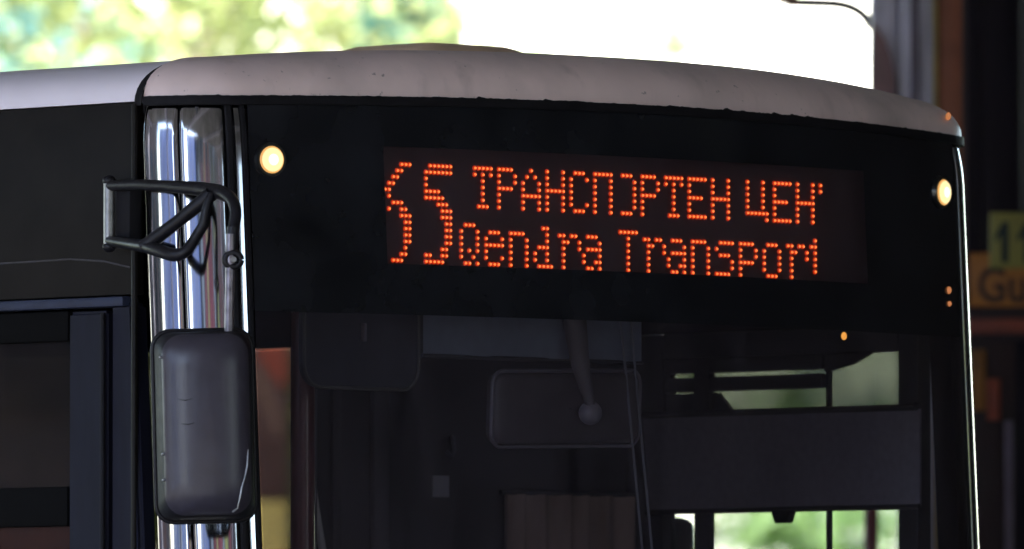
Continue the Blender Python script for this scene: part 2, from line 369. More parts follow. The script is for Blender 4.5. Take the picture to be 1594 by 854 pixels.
def FR(d, r):   # a spot d metres past the photographer and r metres aside of the line through the bus nose
    q = math.sqrt(.5); return (-17.678 + q*d + q*r, -17.678 + q*d - q*r, 0)
tree('leafy_tree', FR(53, -5.2), 9, (3.0, 3.0, 3.0), 5.2, 'leafA', 3, 'blue green broadleaf tree behind the rear of the bus', nclump=330, nleaf=70)
tree('leafy_tree', FR(57, -2.15), 9, (1.6, 1.6, 3.2), 5.2, 'leafB', 5, 'sunlit yellow green tree rising behind the bus roof', nclump=330, nleaf=60)
tree('leafy_tree', FR(62, -1.13), 9, (.27, .27, 3.2), 4.9, 'leafE', 8, 'slim dark green tree just left of the white glare', nclump=260, nleaf=70, trunk=.07, ln=0)
for i, (d, r, hh, leaf, lb) in enumerate(((54, .6, 1.75, 'leafD', 'round green shrub seen low through the windscreen'),
                                       (55, 1.7, 1.7, 'leafD', 'yellowish shrub seen through the driver window near the red post'),
                                       (56, 3.6, 1.8, 'leafC', 'dark shrub behind the grey shelter column'))):
    tree('garden_shrub', FR(d, r), 3, (1.0, 1.0, hh*.95), hh, leaf, 30+i, lb, 'shrub', 130, 55, .09, .05)
for i, (x, y) in enumerate(((25, 12), (27, 6.5), (29, 1), (29, -5))):  # unseen trees added to vary the reflection along the right bus edge
    tree('added_street_tree', (x, y, -.1), 8, (2.2, 2.2, 2.9), 3.6, ['leafD', 'leafB', 'leafD', 'leafC'][i], 50+i, ['added fresh green tree nearest the white house', 'added yellowish tree past the end of the station hall', 'added fresh green tree farther along beyond the station hall', 'added deep green tree farthest along beyond the station hall'][i], nclump=110, nleaf=45, size=.16)
tree('backing_tree', FR(62, -5.0), 9, (2.6, 2.6, 3.3), 5.0, 'leafA', 71, 'shaded blue green tree filling in behind the leftmost tree', nclump=420, nleaf=60, size=.13, ln=0)
for i, (r, sd) in enumerate(((-.2, 81), (.55, 84))):
    tree('sparse_tree', FR(63 + i, r), 9, (.75, .75, 3.0), 5.4, 'leafD', sd, ['thin pale leaved tree just right of the roof hatch against the white house', 'thin pale leaved tree nearer the curved brace against the white house'][i], nclump=70, nleaf=40, size=.08, trunk=.03, ln=0)
tree('backing_tree', FR(64, -2.35), 9, (1.15, 1.15, 3.3), 5.0, 'leafB', 73, 'pale yellow green tree filling in behind the middle of the bus roof', nclump=200, nleaf=60, size=.13, ln=0)

# ------------------------------------------------------------------ columns and boards right of the bus (33 m from the photographer)
RZ = R_(-45)
def r33(px, d=33.0): return d*(px-950)/17500
def z33(py, d=33.0): return 1.5 + d*(1170-py)/17500
gc = empty('shelter_column', FR(33, 0), RZ); tag(gc, 'grey steel column with a curved brace beside the white glare', 'column')
B('shaft', (r33(1398), r33(1454), -.05, .10, 0, 5.05), 'steel', gc, .02)
B('haunch', (r33(1356), r33(1397), -.045, .10, 2.75, 5.05), 'steel', gc, .012)
B('edge_strip', (r33(1454)+.002, r33(1460), -.03, .08, 0, 5.05), 'yellow', gc, .003)
bm = bmesh.new()
pts = [(r33(1354), -.075, z33(175)), (r33(1393), -.075, z33(175)), (r33(1394), -.075, z33(130)), (r33(1388), -.075, z33(92)), (r33(1376), -.075, z33(60)), (r33(1358), -.075, z33(36))]
prism(bm, pts, (0, .024, 0)); bmesh.ops.bevel(bm, geom=bm.edges[:], offset=.004, segments=2, affect='EDGES'); obj('gusset', bm, 'gusset', gc)
T('curved_brace', bez((r33(1358), .02, z33(42)), (r33(1344), .02, z33(4)), (r33(1290), .02, z33(3)), 10) + [Vector((r33(1225), .02, z33(1)))], .015, 'dark', gc)
B('brace_hanger', (r33(1212), r33(1242), -.02, .06, z33(4), 5.05), 'brown', gc, .006)
B('guard_rail', (r33(1345), r33(1367), -.03, .05, 0, 2.42), 'redpl', gc, .006)
T('downpipe', [(r33(1424), -.085, 0), (r33(1424), -.085, 5)], .012, 'purple', gc)
bp = empty('brown_post', FR(33, 0), RZ); tag(bp, 'slim dark brown post between the grey column and the black wall', 'post')
B('shaft', (r33(1461), r33(1499), .0, .09, 0, 5.05), 'brown', bp, .006)
B('edge_strip', (r33(1499)+.002, r33(1507), .03, .09, 0, 5.05), 'mauve', bp, .003)
dw = empty('dark_wall', FR(34, 0), RZ); tag(dw, 'black partition wall filling the right edge behind the sign boards', 'wall')
for k in range(13):
    a = 1472 + k*58
    B('panel', (r33(a, 34), r33(a+57, 34), .0+.004*(k % 2), .08, 0, 5.04), 'darkwall', dw, .004)

def text_mesh(name, s, size, mname, parent, loc, depth=.002, sx=1.0):
    cu = bpy.data.curves.new(name, 'FONT'); cu.body = s; cu.size = size; cu.extrude = depth; cu.resolution_u = 4; cu.offset = size*.018
    to = bpy.data.objects.new('t', cu); C.objects.link(to)
    dg = bpy.context.evaluated_depsgraph_get(); me = bpy.data.meshes.new_from_object(to.evaluated_get(dg))
    bpy.data.objects.remove(to)
    me.name = name
    me.transform(Matrix.Translation(loc) @ Matrix.Rotation(R_(90), 4, 'X') @ Matrix.Diagonal((sx, 1, 1, 1)))
    me.materials.clear()
    return link(name, me, mname, parent)
D2 = 32.6
ns = empty('number_sign', FR(D2, 0), RZ); tag(ns, 'yellow green plate with a dark green number 1', 'sign')
pl = B('plate', (r33(1541, D2), r33(1640, D2), -.022, -.006, z33(418, D2), z33(331, D2)), 'sign', ns, .003)
for px in (1549, 1584):
    q = lambda dx, py: Vector((r33(px+dx, D2), -.0225, z33(py, D2)))
    bm = bmesh.new(); prism(bm, [q(0, 368), q(12, 346), q(21, 346), q(21, 409), q(10, 409), q(10, 366), q(0, 378)], (0, -.003, 0)); obj('lettering', bm, 'signink', ns)
B('hanger', (r33(1590, D2), r33(1600, D2), -.004, .016, z33(345, D2), 5.04), 'dark', ns, .002)
ob = empty('orange_board', FR(33, 0), RZ); tag(ob, 'orange lettered board under the number plate with red boards below', 'sign')
B('panel', (r33(1509), r33(1660), -.03, -.012, z33(478), z33(394)), 'orange', ob, .003)
text_mesh('lettering', 'Gui', .145, 'orangeink', ob, (r33(1521), -.032, z33(470)), sx=.82)
B('lower_panel', (r33(1509), r33(1660), -.026, -.012, z33(530), z33(480)), 'darkred', ob, .003)
B('rail', (r33(1506), r33(1664), -.035, -.010, z33(520), z33(497)), 'red', ob, .004)
B('poster', (r33(1512), r33(1534), -.030, -.012, z33(640), z33(545)), 'amberboard', ob, .004)
B('poster', (r33(1536), r33(1557), -.030, -.012, z33(655), z33(590)), 'red', ob, .004)
B('backing_panel', (r33(1507), r33(1580), -.011, .0, .2, z33(532)), 'darkred', ob, .002)
B('post', (r33(1563), r33(1576), -.05, -.014, 0, z33(655)), 'purple', ob, .004)
B('post', (r33(1648), r33(1660), -.05, -.036, 0, z33(397)), 'purple', ob, .004)

DH = 48.0
hd = empty('hoarding', FR(DH, 0), RZ); tag(hd, 'brown and yellow hoarding with an orange corner seen through the bus beside the mirror', 'hoarding')
B('panel', (r33(385, DH), r33(447, DH), 0, .03, z33(778, DH), z33(520, DH)), 'hoardbrown', hd, .004)
B('panel', (r33(385, DH), r33(447, DH), 0, .03, .3, z33(781, DH)), 'hoardyellow', hd, .004)
bm = bmesh.new(); prism(bm, [Vector((r33(a, DH), -.0055, z33(b, DH))) for a, b in ((394, 522), (446, 522), (446, 600), (434, 598), (405, 560))], (0, .004, 0)); obj('panel', bm, 'hoardorange', hd)
bm = bmesh.new(); prism(bm, [Vector((r33(a, DH), -.0055, z33(b, DH))) for a, b in ((398, 562), (408, 575), (437, 655), (437, 690), (400, 610))], (0, .004, 0)); obj('panel', bm, 'hoardtan', hd)
for px in (388, 444): B('post', (r33(px-3, DH), r33(px+3, DH), .032, .09, 0, z33(515, DH)), 'dark', hd, .004)

# ------------------------------------------------------------------ the bus
bus = empty('bus', (0, 0, 0)); tag(bus, 'white and black city bus with a lit orange destination display', 'bus')
S = .14; RC = .187; HW = 1.25 - RC*(1-.248); RA = (HW*HW + S*S)/(2*S)
A0 = math.asin(HW/RA); LA = RA*A0; LC = RC*(math.pi/2 - A0)
def rake(z): return .055*(min(z, 2.95)-2.93)
def PN(u):
    s = -1 if u < 0 else 1; a = abs(u)
    if a <= LA:
        t = a/RA; p = (RA*math.sin(t), (RA-S) - RA*math.cos(t)); n = (math.sin(t), -math.cos(t))
    elif a <= LA+LC:
        t = A0 + (a-LA)/RC; cx, cy = HW - RC*math.sin(A0), RC*math.cos(A0)
        p = (cx + RC*math.sin(t), cy - RC*math.cos(t)); n = (math.sin(t), -math.cos(t))
    else:
        p = (1.25, RC*math.cos(A0) + (a-LA-LC)); n = (1, 0)
    return s*p[0], p[1], s*n[0], n[1]
def P(u, z, off=0):
    x, y, nx, ny = PN(u); return Vector((x + nx*off, y + ny*off + rake(z), z))
def ux(x): return RA*math.asin(x/RA)
def lin(a, b, n): return [a + (b-a)*i/n for i in range(n+1)]
UEND = LA + LC + .025
def zb(u): return 2.913 + .018*max(0, 1-(u/1.15)**2)
def crown(x): return 3.047 - .040*min(1.3, abs(x)/1.08)**2.6

# front roof cap
UCAP = LA + LC - .006
us = lin(-UCAP, -LA, 12) + lin(-LA, LA, 44)[1:] + lin(LA, UCAP, 12)[1:]
bm = bmesh.new(); rows = []; AIN = .165; NT = 9
for i in range(NT+1):
    t = i/NT*math.pi/2; row = []
    for u in us:
        inn = P(u, 2.93, -AIN); h = crown(inn.x) - zb(u)
        q = P(u, 2.93, -AIN*(1-math.cos(t))); q.z = zb(u) + h*math.sin(t)**.92
        row.append(q)
    rows.append(row)
rows.append([Vector((q.x, max(.18, q.y), crown(q.x)+.0)) for q in rows[-1]])
grid(bm, rows)
cap = obj('roof_cap', bm, 'cap', bus, smooth=60)
# dark perished seal under the cap with a ragged upper edge
bm = bmesh.new(); rnd = random.Random(4); us2 = lin(-UCAP, UCAP, 420)
rag = [0.0]
for u in us2[1:]: rag.append(max(0, rag[-1]*.6 + rnd.gauss(.0001, .0005)) + (rnd.random() < .02)*rnd.uniform(.001, .004))
grid(bm, [[P(u, zb(u)-.020, .000) for u in us2], [P(u, zb(u)-.018, .0045) for u in us2], [P(u, zb(u)-.001, .0045) for u in us2],
          [P(u, zb(u)+.001+rag[i], .0035) for i, u in enumerate(us2)], [P(u, zb(u)+.001+rag[i], -.004) for i, u in enumerate(us2)]])
obj('seal', bm, 'rubber', bus, smooth=30)
# amber lamp at the right end of the cap
ml = bmesh.new(); bmesh.ops.create_uvsphere(ml, u_segments=12, v_segments=8, radius=.0065); bmesh.ops.scale(ml, vec=(1, 1, 1.4), verts=ml.verts)
p = P(LA-LC*.03, 2.958, -.004); obj('marker_lamp', ml, 'amberdim', cap, smooth=True, loc=p)

# main roof with rounded rails
def rail_prof(s):
    pr = [(s*(1.253 - .19*(1-math.cos(t))), 2.905 + .098*math.sin(t)**.9) for t in lin(0, math.pi/2, 8)]
    return pr
for s in (-1, 1):
    bm = bmesh.new(); ys = [.193, .24] + lin(.3, 11.8, 12)
    pr = [(s*1.235, 2.905)] + rail_prof(s)
    grid(bm, [[Vector((x, y, z)) for (x, z) in pr] for y in ys])
    bm.faces.new([bm.verts.new((x, .193, z)) for x, z in pr] + [bm.verts.new((s*1.06, .193, 2.905))])
    obj('roof_rail', bm, 'rail', bus, smooth=50)
    B('rail_gap', (s*1.02, s*1.236, .176, .193, 2.88, 2.93), 'rubber', bus, 0)
bm = bmesh.new()
xs = lin(-1.063, 1.063, 30)
grid(bm, [[Vector((x, y, max(2.99, crown(x)-.008))) for x in xs] for y in lin(.17, 11.8, 10)])
roof = obj('roof', bm, 'white', bus, smooth=60)
# joint between cap and side rail
for s in (-1, 1):
    bm = bmesh.new(); pr = [(s*(1.259 - .19*(1-math.cos(t))), 2.895 + .109*math.sin(t)**.9) for t in lin(0, math.pi/2, 10)]
    grid(bm, [[Vector((x, y, z)) for x, z in pr] for y in (.174, .196)])
    obj('joint_strip', bm, 'rubber', bus, smooth=60)
# roof hatch: low dome with a pale front half and a dark rear half
rh = bmesh.new(); rws = []
for i in range(8):
    sc_ = [1, 1, .985, .95, .80, .70, .45, 0][i]; zz = [0, .045, .060, .070, .084, .090, .094, .095][i]
    rws.append([Vector((.335 + x*sc_, .92 + y*sc_, 3.034 + zz)) for x, y in rrect(.37, .37, .04, 4)])
for r in rws: r.append(r[0].copy())
grid(rh, rws); obj('roof_hatch', rh, 'hatch', roof, smooth=35)

# black print, with the clear display window left open
def zt(u): return zb(u) - .012
UW0, UW1, ZW0, ZW1 = ux(-.776), ux(.724), 2.559, 2.815
ul = lin(-LA, UW0, 8) + lin(UW0, UW1, 30)[1:] + lin(UW1, LA, 8)[1:]
bm = bmesh.new()
def rowz(f): return [P(u, f(u)) for u in ul]
zf = [lambda u: 2.449, lambda u: ZW0, lambda u: (ZW0+ZW1)/2, lambda u: ZW1, lambda u: zt(u)]
grid(bm, [rowz(f) for f in zf], mi=lambda i, j: 1 if (i in (1, 2) and 8 <= j < 38) else 0)
obj('windscreen_mask', bm, ['frit', 'glass'], bus, smooth=60)
bm = bmesh.new(); grid(bm, [[P(u, z) for u in lin(-LA, LA, 44)] for z in lin(1.15, 2.449, 8)])
ws = obj('windscreen', bm, 'glass', bus, smooth=60)
bm = bmesh.new(); grid(bm, [[P(u, z, o) for u in lin(-UEND, UEND, 80)] for z, o in ((.42, .0), (.45, .03), (.75, .04), (.8, .01), (1.15, 0))])
obj('front_panel', bm, 'white', bus, smooth=40)
bm = bmesh.new(); grid(bm, [[P(u, z, o) for u in lin(-UEND, UEND, 80)] for z, o in ((.25, -.02), (.27, .05), (.43, .05), (.44, 0))])
obj('bumper', bm, 'dark', bus, smooth=40)
for x in (-.86, .86):
    bm = bmesh.new(); bmesh.ops.create_uvsphere(bm, u_segments=20, v_segments=10, radius=.1)
    bmesh.ops.scale(bm, vec=(1.2, .4, .8), verts=bm.verts); obj('headlight', bm, 'pale', bus, smooth=True, loc=P(ux(x), .62, .03))

# polished corner panels
def corner(u0, u1, n, mname, z0=1.15, o0=0.0, nm='corner_panel'):
    bm = bmesh.new(); zs = [z0, 1.6, 2.2, 2.7, 2.76, 2.80, 2.83, 2.86, 2.88, 2.90, 2.905]
    def b(z): return -.012*max(0, (z-2.80)/.10)**2.0
    rows = [[P(u, z, o0 + b(z) - (.004 if i in (0, n) else 0)) for i, u in enumerate(lin(u0, u1, n))] for z in zs]
    grid(bm, rows); return obj(nm, bm, mname, bus, smooth=60)
def ut(t): return LA + RC*(R_(t) - A0)
for s in (-1, 1):
    corner(s*(LA+LC+.006), s*ut(63.4), 14, 'chrome'); corner(s*ut(61.8), s*ut(31), 18, 'chrome')
    corner(s*ut(30.2), s*ut(25), 6, 'rubber', o0=.0015, nm='reflection_strip')  # dark band of the corner reflection, built in as a strip
    corner(s*ut(24.4), s*ut(19.6), 8, 'chrome', o0=.001, nm='reflection_bead'); corner(s*ut(19.2), s*ut(14.6), 6, 'rubber', o0=.001, nm='reflection_strip')  # bright and dark lines of the reflection, built in as strips
for s in (-1, 1):
    bm = bmesh.new(); grid(bm, [[P(u, z, -.026) for u in lin(s*(LA-.002), s*UEND, 24)] for z in (1.15, 2.2, 2.9)]); obj('corner_backing', bm, 'rubber', bus, smooth=60)

# white marker lamps in the upper windscreen corners; stacked discs paint halo and hot centre
for x, z in ((-1.060, 2.777), (1.046, 2.780)):
    u = ux(x); p = P(u, z, .004); _, _, nx, ny = PN(u)
    rot = Vector((nx, ny, 0)).to_track_quat('Z', 'Y').to_matrix().to_4x4()
    bm = bmesh.new(); bmesh.ops.create_cone(bm, cap_ends=True, segments=32, radius1=.0385, radius2=.036, depth=.010); bm.transform(Matrix.Translation(p) @ rot)
    h = obj('marker_lamp', bm, 'ring', bus, smooth=40)
    bm = bmesh.new(); bmesh.ops.create_uvsphere(bm, u_segments=24, v_segments=12, radius=.0305)
    bmesh.ops.scale(bm, vec=(1, 1, .22), verts=bm.verts); bm.transform(Matrix.Translation(p + Vector((nx, ny, 0))*.004) @ rot)
    obj('lens', bm, 'lampedge', h, smooth=True)  # orange rim disc stands in for the lamp's halo
    bm = bmesh.new(); bmesh.ops.create_uvsphere(bm, u_segments=24, v_segments=12, radius=.0262)
    bmesh.ops.scale(bm, vec=(1, 1, .2), verts=bm.verts); bm.transform(Matrix.Translation(p + Vector((nx, ny, 0))*.0085) @ rot)
    obj('glow_disc', bm, 'lamp', h, smooth=True)
    bm = bmesh.new(); bmesh.ops.create_uvsphere(bm, u_segments=16, v_segments=10, radius=.013)
    bmesh.ops.scale(bm, vec=(1, 1, .25), verts=bm.verts); bm.transform(Matrix.Translation(p + Vector((nx, ny, 0))*.0125) @ rot)
    obj('hotspot', bm, 'lampcore', h, smooth=True)

# destination display
YD = -.03
db = bmesh.new(); box(db, -.80, .80, YD, YD+.05, 2.53, 2.845, .004); dsp = obj('destination_display', db, 'disp', bus)
CP, RP, X0, Z0 = .01243, .0140, -.726, 2.781
G = {
 'T': '#####/#.#.#/..#../..#../..#../..#../.###.', 'P': '####./#...#/#...#/####./#..../#..../#....',
 'A': '..#../.#.#./#...#/#...#/#####/#...#/#...#', 'H': '#...#/#...#/#...#/#####/#...#/#...#/#...#',
 'C': '.###./#...#/#..../#..../#..../#...#/.###.', 'L': '#####/#...#/#...#/#...#/#...#/#...#/#...#',
 'O': '.###./....#/....#/....#/....#/....#/.###.', 'E': '#####/#..../#..../####./#..../#..../#####',
 'U': '#...#/#...#/#...#/#...#/#...#/######/.....#', "'": '#/#/./././.', 'q': '.###./#...#/#...#/#...#/#.#.#/#..#./.##.#',
 'e': './.###./#...#/#####/#..../#...#/.###.', 'n': './####./#...#/#...#/#...#/#...#/#...#', 'd': '..##./...#./...#./.###./#..#./#..#./.####',
 'r': './##.##/.##..#/.#...#/.#/.#/.#', 'a': './.###/....#/.####/#...#/#..##/.##.#', 't2': '#####/..#/..#/..#/..#/..#/..#',
 's': './.####/#..../.###./....#/....#/####.', 'p': './####./#...#/#...#/####./#..../#....', 'o': './.###./#...#/#...#/#...#/#...#/.###.',
 't': '.#/##/.#/.#/.#/.#',
 '6': '....###/...##/..##/.##/##/.#/..###/.#..##/....###/.....##/.....##/.....##/.....##/.....#/....##/..###',
 '5': '.######/#######/#/#/####/#####/...###/....###/....###/.....##/.....##/.....##/.....##/....##/##..##/#####'}
placed = [('6', 0, 0, 'led_digit'), ('5', 10, 0, 'led_digit')]
for i, g in enumerate('TPAHCLOPTEH'): placed.append((g, 22+6*i, 0, 'led_letter'))
placed += [('U', 91, 0, 'led_letter'), ('E', 98, 0, 'led_letter'), ('H', 104, 0, 'led_letter'), ("'", 110, 0, 'led_letter')]
for i, g in enumerate('qendra'): placed.append((g, 18.7+6.1*i, 9, 'led_letter'))
for i, g in enumerate(('t2', 'r', 'a', 'n', 's', 'p', 'o', 'r', 't')): placed.append((g, 58.4+6.15*i, 9, 'led_letter'))
for g, c0, r0, nm in placed:
    bm = bmesh.new()
    for r, row in enumerate(G[g].split('/')):
        for c, ch in enumerate(row):
            if ch != '#': continue
            x = X0 + (c0+c)*CP; z = Z0 - (r0+r)*RP
            for rad, y, mi in ((.0055, YD-.003, 1), (.0026, YD-.0055, 0)):
                n = 8; fv = [bm.verts.new((x+rad*math.cos(6.2832*k/n), y, z+rad*math.sin(6.2832*k/n))) for k in range(n)]
                bv = [bm.verts.new((x+rad*1.08*math.cos(6.2832*k/n), y+.0026, z+rad*1.08*math.sin(6.2832*k/n))) for k in range(n)]
                fs = [bm.faces.new(fv)] + [bm.faces.new((fv[k], bv[k], bv[(k+1) % n], fv[(k+1) % n])) for k in range(n)]
                for f in fs: f.material_index = mi
    obj(nm, bm, ['led', 'ledring'], dsp)

# amber glints reflected in the glass, built as small glowing dots
def dot(name, loc, r, mname, par, sz=1.4):
    bm = bmesh.new(); bmesh.ops.create_uvsphere(bm, u_segments=10, v_segments=8, radius=r); bmesh.ops.scale(bm, vec=(1, 1, sz), verts=bm.verts)
    return obj(name, bm, mname, par, smooth=True, loc=loc)
dot('glass_glint', P(ux(.639), 2.438, -.012), .0065, 'amber', bus)
dot('glass_glint', P(ux(1.062), 2.556, .002), .006, 'amberdim', bus)
dot('glass_glint', P(ux(1.062), 2.525, .002), .005, 'amberdim', bus, 1.2)

# ---------------------------------------------------- left (kerb) side: header panel, ledge, front door
B('side_header', (-1.25, -1.22, .205, 11.8, 2.487, 2.903), 'black', bus, .003)
T('header_trim', [(-1.251, .215, 2.546), (-1.251, .30, 2.562), (-1.251, .409, 2.570), (-1.251, .64, 2.567), (-1.251, 1.1, 2.55)], .0022, 'grime', bus, 6)
B('header_edge', (-1.262, -1.252, .190, .202, 1.2, 2.9), 'black', bus, .002)
B('door_ledge', (-1.266, -1.215, .225, 1.5, 2.462, 2.484), 'doorblue', bus, .005)
dr = empty('front_door', (-1.25, .3, .3)); dr.parent = bus
def db_(name, y0, y1, z0, z1, m, x0=-1.25, x1=-1.21, bev=.004): 
    return B(name, (x0+1.25, x1+1.25, y0-.3, y1-.3, z0-.3, z1-.3), m, dr, bev)
db_('door_frame', .418, 1.46, 2.392, 2.458, 'jet')
bm = bmesh.new(); prism(bm, [(0, -.006, 2.155), (0, .118, 2.155), (0, .118, 0), (0, -.006, 0)], (.04, 0, 0)); bmesh.ops.bevel(bm, geom=bm.edges[:], offset=.008, segments=3, affect='EDGES'); obj('door_stile', bm, 'door', dr, smooth=35)
db_('door_stile', 1.36, 1.46, .3, 2.414, 'door')
db_('door_rail', .419, 1.359, .3, .5, 'door'); db_('door_rail', .419, 1.359, 1.99, 2.076, 'jet')
db_('door_glass', .41, 1.37, 2.07, 2.42, 'dirty', -1.232, -1.226, 0); db_('door_glass', .41, 1.37, .49, 2.0, 'tint', -1.232, -1.226, 0)
T('door_edge', [(-.012, -.008, 0.02), (-.012, -.008, 2.15)], .006, 'rubber', dr)
bm = bmesh.new()
prism(bm, [(-1.256, .204, 2.470), (-1.256, .276, 2.470), (-1.256, .276, .4), (-1.256, .085, .4)], (.05, 0, 0)); bmesh.ops.bevel(bm, geom=bm.edges[:], offset=.010, segments=3, affect='EDGES')
obj('door_pillar', bm, 'door', bus, smooth=35)
B('lower_panel', (-1.25, -1.21, 1.5, 11.8, .3, 1.2), 'white', bus, .004)
B('lower_panel', (1.21, 1.25, .2, 11.8, .3, 1.3), 'white', bus, .004)
for k in range(7):
    y = 1.52 + k*1.47
    B('side_window', (-1.245, -1.238, y+.04, y+1.43, 1.2, 2.486), 'tint', bus, 0)
    B('window_pillar', (-1.25, -1.21, y-.04, y+.038, 1.2, 2.486), 'black', bus, .003)
    B('side_window', (1.238, 1.245, y+.04, y+1.43, 1.3, 2.486), 'mid' if k < 2 else 'tint', bus, 0)
    B('window_pillar', (1.21, 1.25, y-.04, y+.038, 1.302, 2.486), 'black', bus, .003)
B('side_header', (1.215, 1.25, .205, 11.8, 2.487, 2.903), 'black', bus, .003)
B('rear_panel', (-1.25, 1.25, 11.8, 11.9, .3, 2.98), 'white', bus, .02)
for x in (-1.12, 1.12):
    for y in (2.6, 8.6):
        bm = bmesh.new(); bmesh.ops.create_cone(bm, cap_ends=True, segments=32, radius1=.48, radius2=.48, depth=.28); bmesh.ops.bevel(bm, geom=[e for e in bm.edges if len(e.link_faces) == 2 and e.calc_face_angle(0) > 1], offset=.05, segments=3, affect='EDGES')
        bm.transform(Matrix.Translation((x, y, .48)) @ Matrix.Rotation(R_(90), 4, 'Y')); wl = obj('wheel', bm, 'tyre', bus, smooth=40)
        bm = bmesh.new(); bmesh.ops.create_cone(bm, cap_ends=True, segments=24, radius1=.27, radius2=.22, depth=.06)
        bm.transform(Matrix.Translation((x + (.12 if x > 0 else -.12), y, .48)) @ Matrix.Rotation(R_(90 if x > 0 else -90), 4, 'Y')); obj('rim', bm, 'rim', wl, smooth=30)

# ---------------------------------------------------- door mirror on its bent arm
hb = bmesh.new()
MW, MH = .205, .400; rr_ = []
for (dy, k, rad) in ((.052, 1.0, .035), (.03, 1.0, .035), (.0, .985, .04), (-.030, .955, .04), (-.055, .90, .045), (-.068, .80, .05), (-.080, .62, .05), (-.0885, .35, .03)):
    rr_.append([Vector((a, dy, b)) for a, b in rrect(MW*k, MH - MW*(1-k)*.75, min(rad, MW*k*.4), 6)])
for r in rr_: r.append(r[0].copy())
vv = grid(hb, rr_, mi=lambda i, j: 1 if i < 4 else 0); hb.faces.new(vv[-1][:-1]); bmesh.ops.remove_doubles(hb, verts=hb.verts, dist=1e-6)
wm = obj('door_mirror', hb, ['housing', 'flank_dark'], bus, smooth='all', loc=(-1.43, -.215, 2.192)); wm.rotation_euler = (0, R_(-1.5), R_(-40))
wm.parent = bus
def mirror_glass():
    bm = bmesh.new(); prism(bm, [(a, .053, b) for a, b in rrect(MW*.97, MH*.97, .032, 6)], (0, .004, 0)); return bm
obj('mirror_glass', mirror_glass(), 'mirror', wm)
bm = bmesh.new(); ring = [Vector((a, .05, b)) for a, b in rrect(MW+.006, MH+.006, .037, 6)]; ring.append(ring[0].copy()); tube(bm, ring, .0055, 8); obj('housing_rim', bm, 'arm', wm, smooth=60)
for z in (.145, -.06, -.115): obj('housing_screw', (lambda b: (bmesh.ops.create_uvsphere(b, u_segments=8, v_segments=6, radius=.0036), b)[1])(bmesh.new()), 'worn', wm, smooth=True, loc=(-.0945, -.0535, z))
TB = ((1.0, 0), (.985, 0), (.955, -.030), (.90, -.055), (.80, -.068), (.62, -.080), (.35, -.0885), (0, -.089))
def shell_y(a, b):
    k = max(abs(a)/(MW/2), 1 - (MH/2-abs(b))/(MW*.0+.0769))
    for (k1, d1), (k0, d0) in zip(TB, TB[1:]):
        if k >= k0: return d0 + (d1-d0)*(k-k0)/max(1e-6, k1-k0)
    return TB[-1][1]
for w_, pts in ((.0022, [(.086, -.055), (.083, -.09), (.077, -.115), (.070, -.135), (.066, -.155), (.060, -.178)]), (.004, [(.062, -.178), (.05, -.186)]), (.0011, [(-.062, .055), (-.045, .051), (-.03, .055)]), (.0011, [(-.055, .002), (-.04, .0), (-.028, .003)])):
    T('scuff', [(a, shell_y(a, b)-.0004, b) for a, b in pts], [w_*.4] + [w_]*(len(pts)-2) + [w_*.6], 'worn' if w_ > .002 else 'arm', wm, 6)
# arm: all points in bus coordinates; the arm is its own part of the bus
bm = bmesh.new()
tube(bm, [(-1.294, .235, 2.722), (-1.304, .13, 2.720), (-1.314, .03, 2.713), (-1.316, -.06, 2.705)] + bez((-1.318, -.12, 2.697), (-1.330, -.205, 2.687), (-1.345, -.218, 2.640), 8) + [Vector((-1.358, -.222, 2.60))], [.0115, .012, .013, .0155, .0165, .0165, .016, .015, .014, .013, .013, .013, .013, .013], 10)
tube(bm, [(-1.294, .235, 2.603), (-1.34, .13, 2.592), (-1.378, .03, 2.582), (-1.386, -.055, 2.562)] + bez((-1.386, -.055, 2.562), (-1.384, -.095, 2.553), (-1.368, -.10, 2.578), 5)[1:] + [Vector((-1.348, -.122, 2.625)), Vector((-1.350, -.130, 2.655)), Vector((-1.335, -.13, 2.690))], [.0115, .012, .0145, .0145, .0145, .014, .013, .0125, .012, .0115, .010, .010], 10)
tube(bm, [(-1.378, .035, 2.580), (-1.362, -.05, 2.630), (-1.330, -.125, 2.690)], [.0165, .014, .0165], 10)
arm = obj('mirror_arm', bm, 'arm', bus, smooth=60)
T('bracket_rod', [(-1.293, .238, 2.592), (-1.293, .238, 2.73)], [.0125, .0125], 'worn', arm)
for z in (2.733, 2.590): dot('bracket_bolt', (-1.293, .238, z), .015, 'arm', arm, .8)
B('bracket_plate', (-1.288, -1.2515, .178, .222, 2.600, 2.718), 'rubber', arm, .004)
T('bracket_lug', [(-1.255, .215, 2.720), (-1.293, .238, 2.720)], .010, 'arm', arm)
T('bracket_lug', [(-1.255, .215, 2.605), (-1.293, .238, 2.605)], .010, 'arm', arm)
T('mirror_pole', [(-1.366, -.224, 2.60), (-1.372, -.226, 2.37)], .0105, 'pole', arm)
bm = bmesh.new(); ringp = [Vector((-1.366 + .017*math.cos(t)*.71, -.232 - .017*math.cos(t)*.71, 2.545 + .015*math.sin(t))) for t in lin(0, 6.2832, 16)]; tube(bm, ringp, .0075, 8, False); obj('pole_clamp', bm, 'arm', arm, smooth=60)
T('clamp_bolt', [(-1.352, -.212, 2.545), (-1.376, -.245, 2.545)], .006, 'worn', arm)
T('pole_sleeve', [(-1.357, -.222, 2.615), (-1.363, -.222, 2.552)], .0135, 'arm', arm)

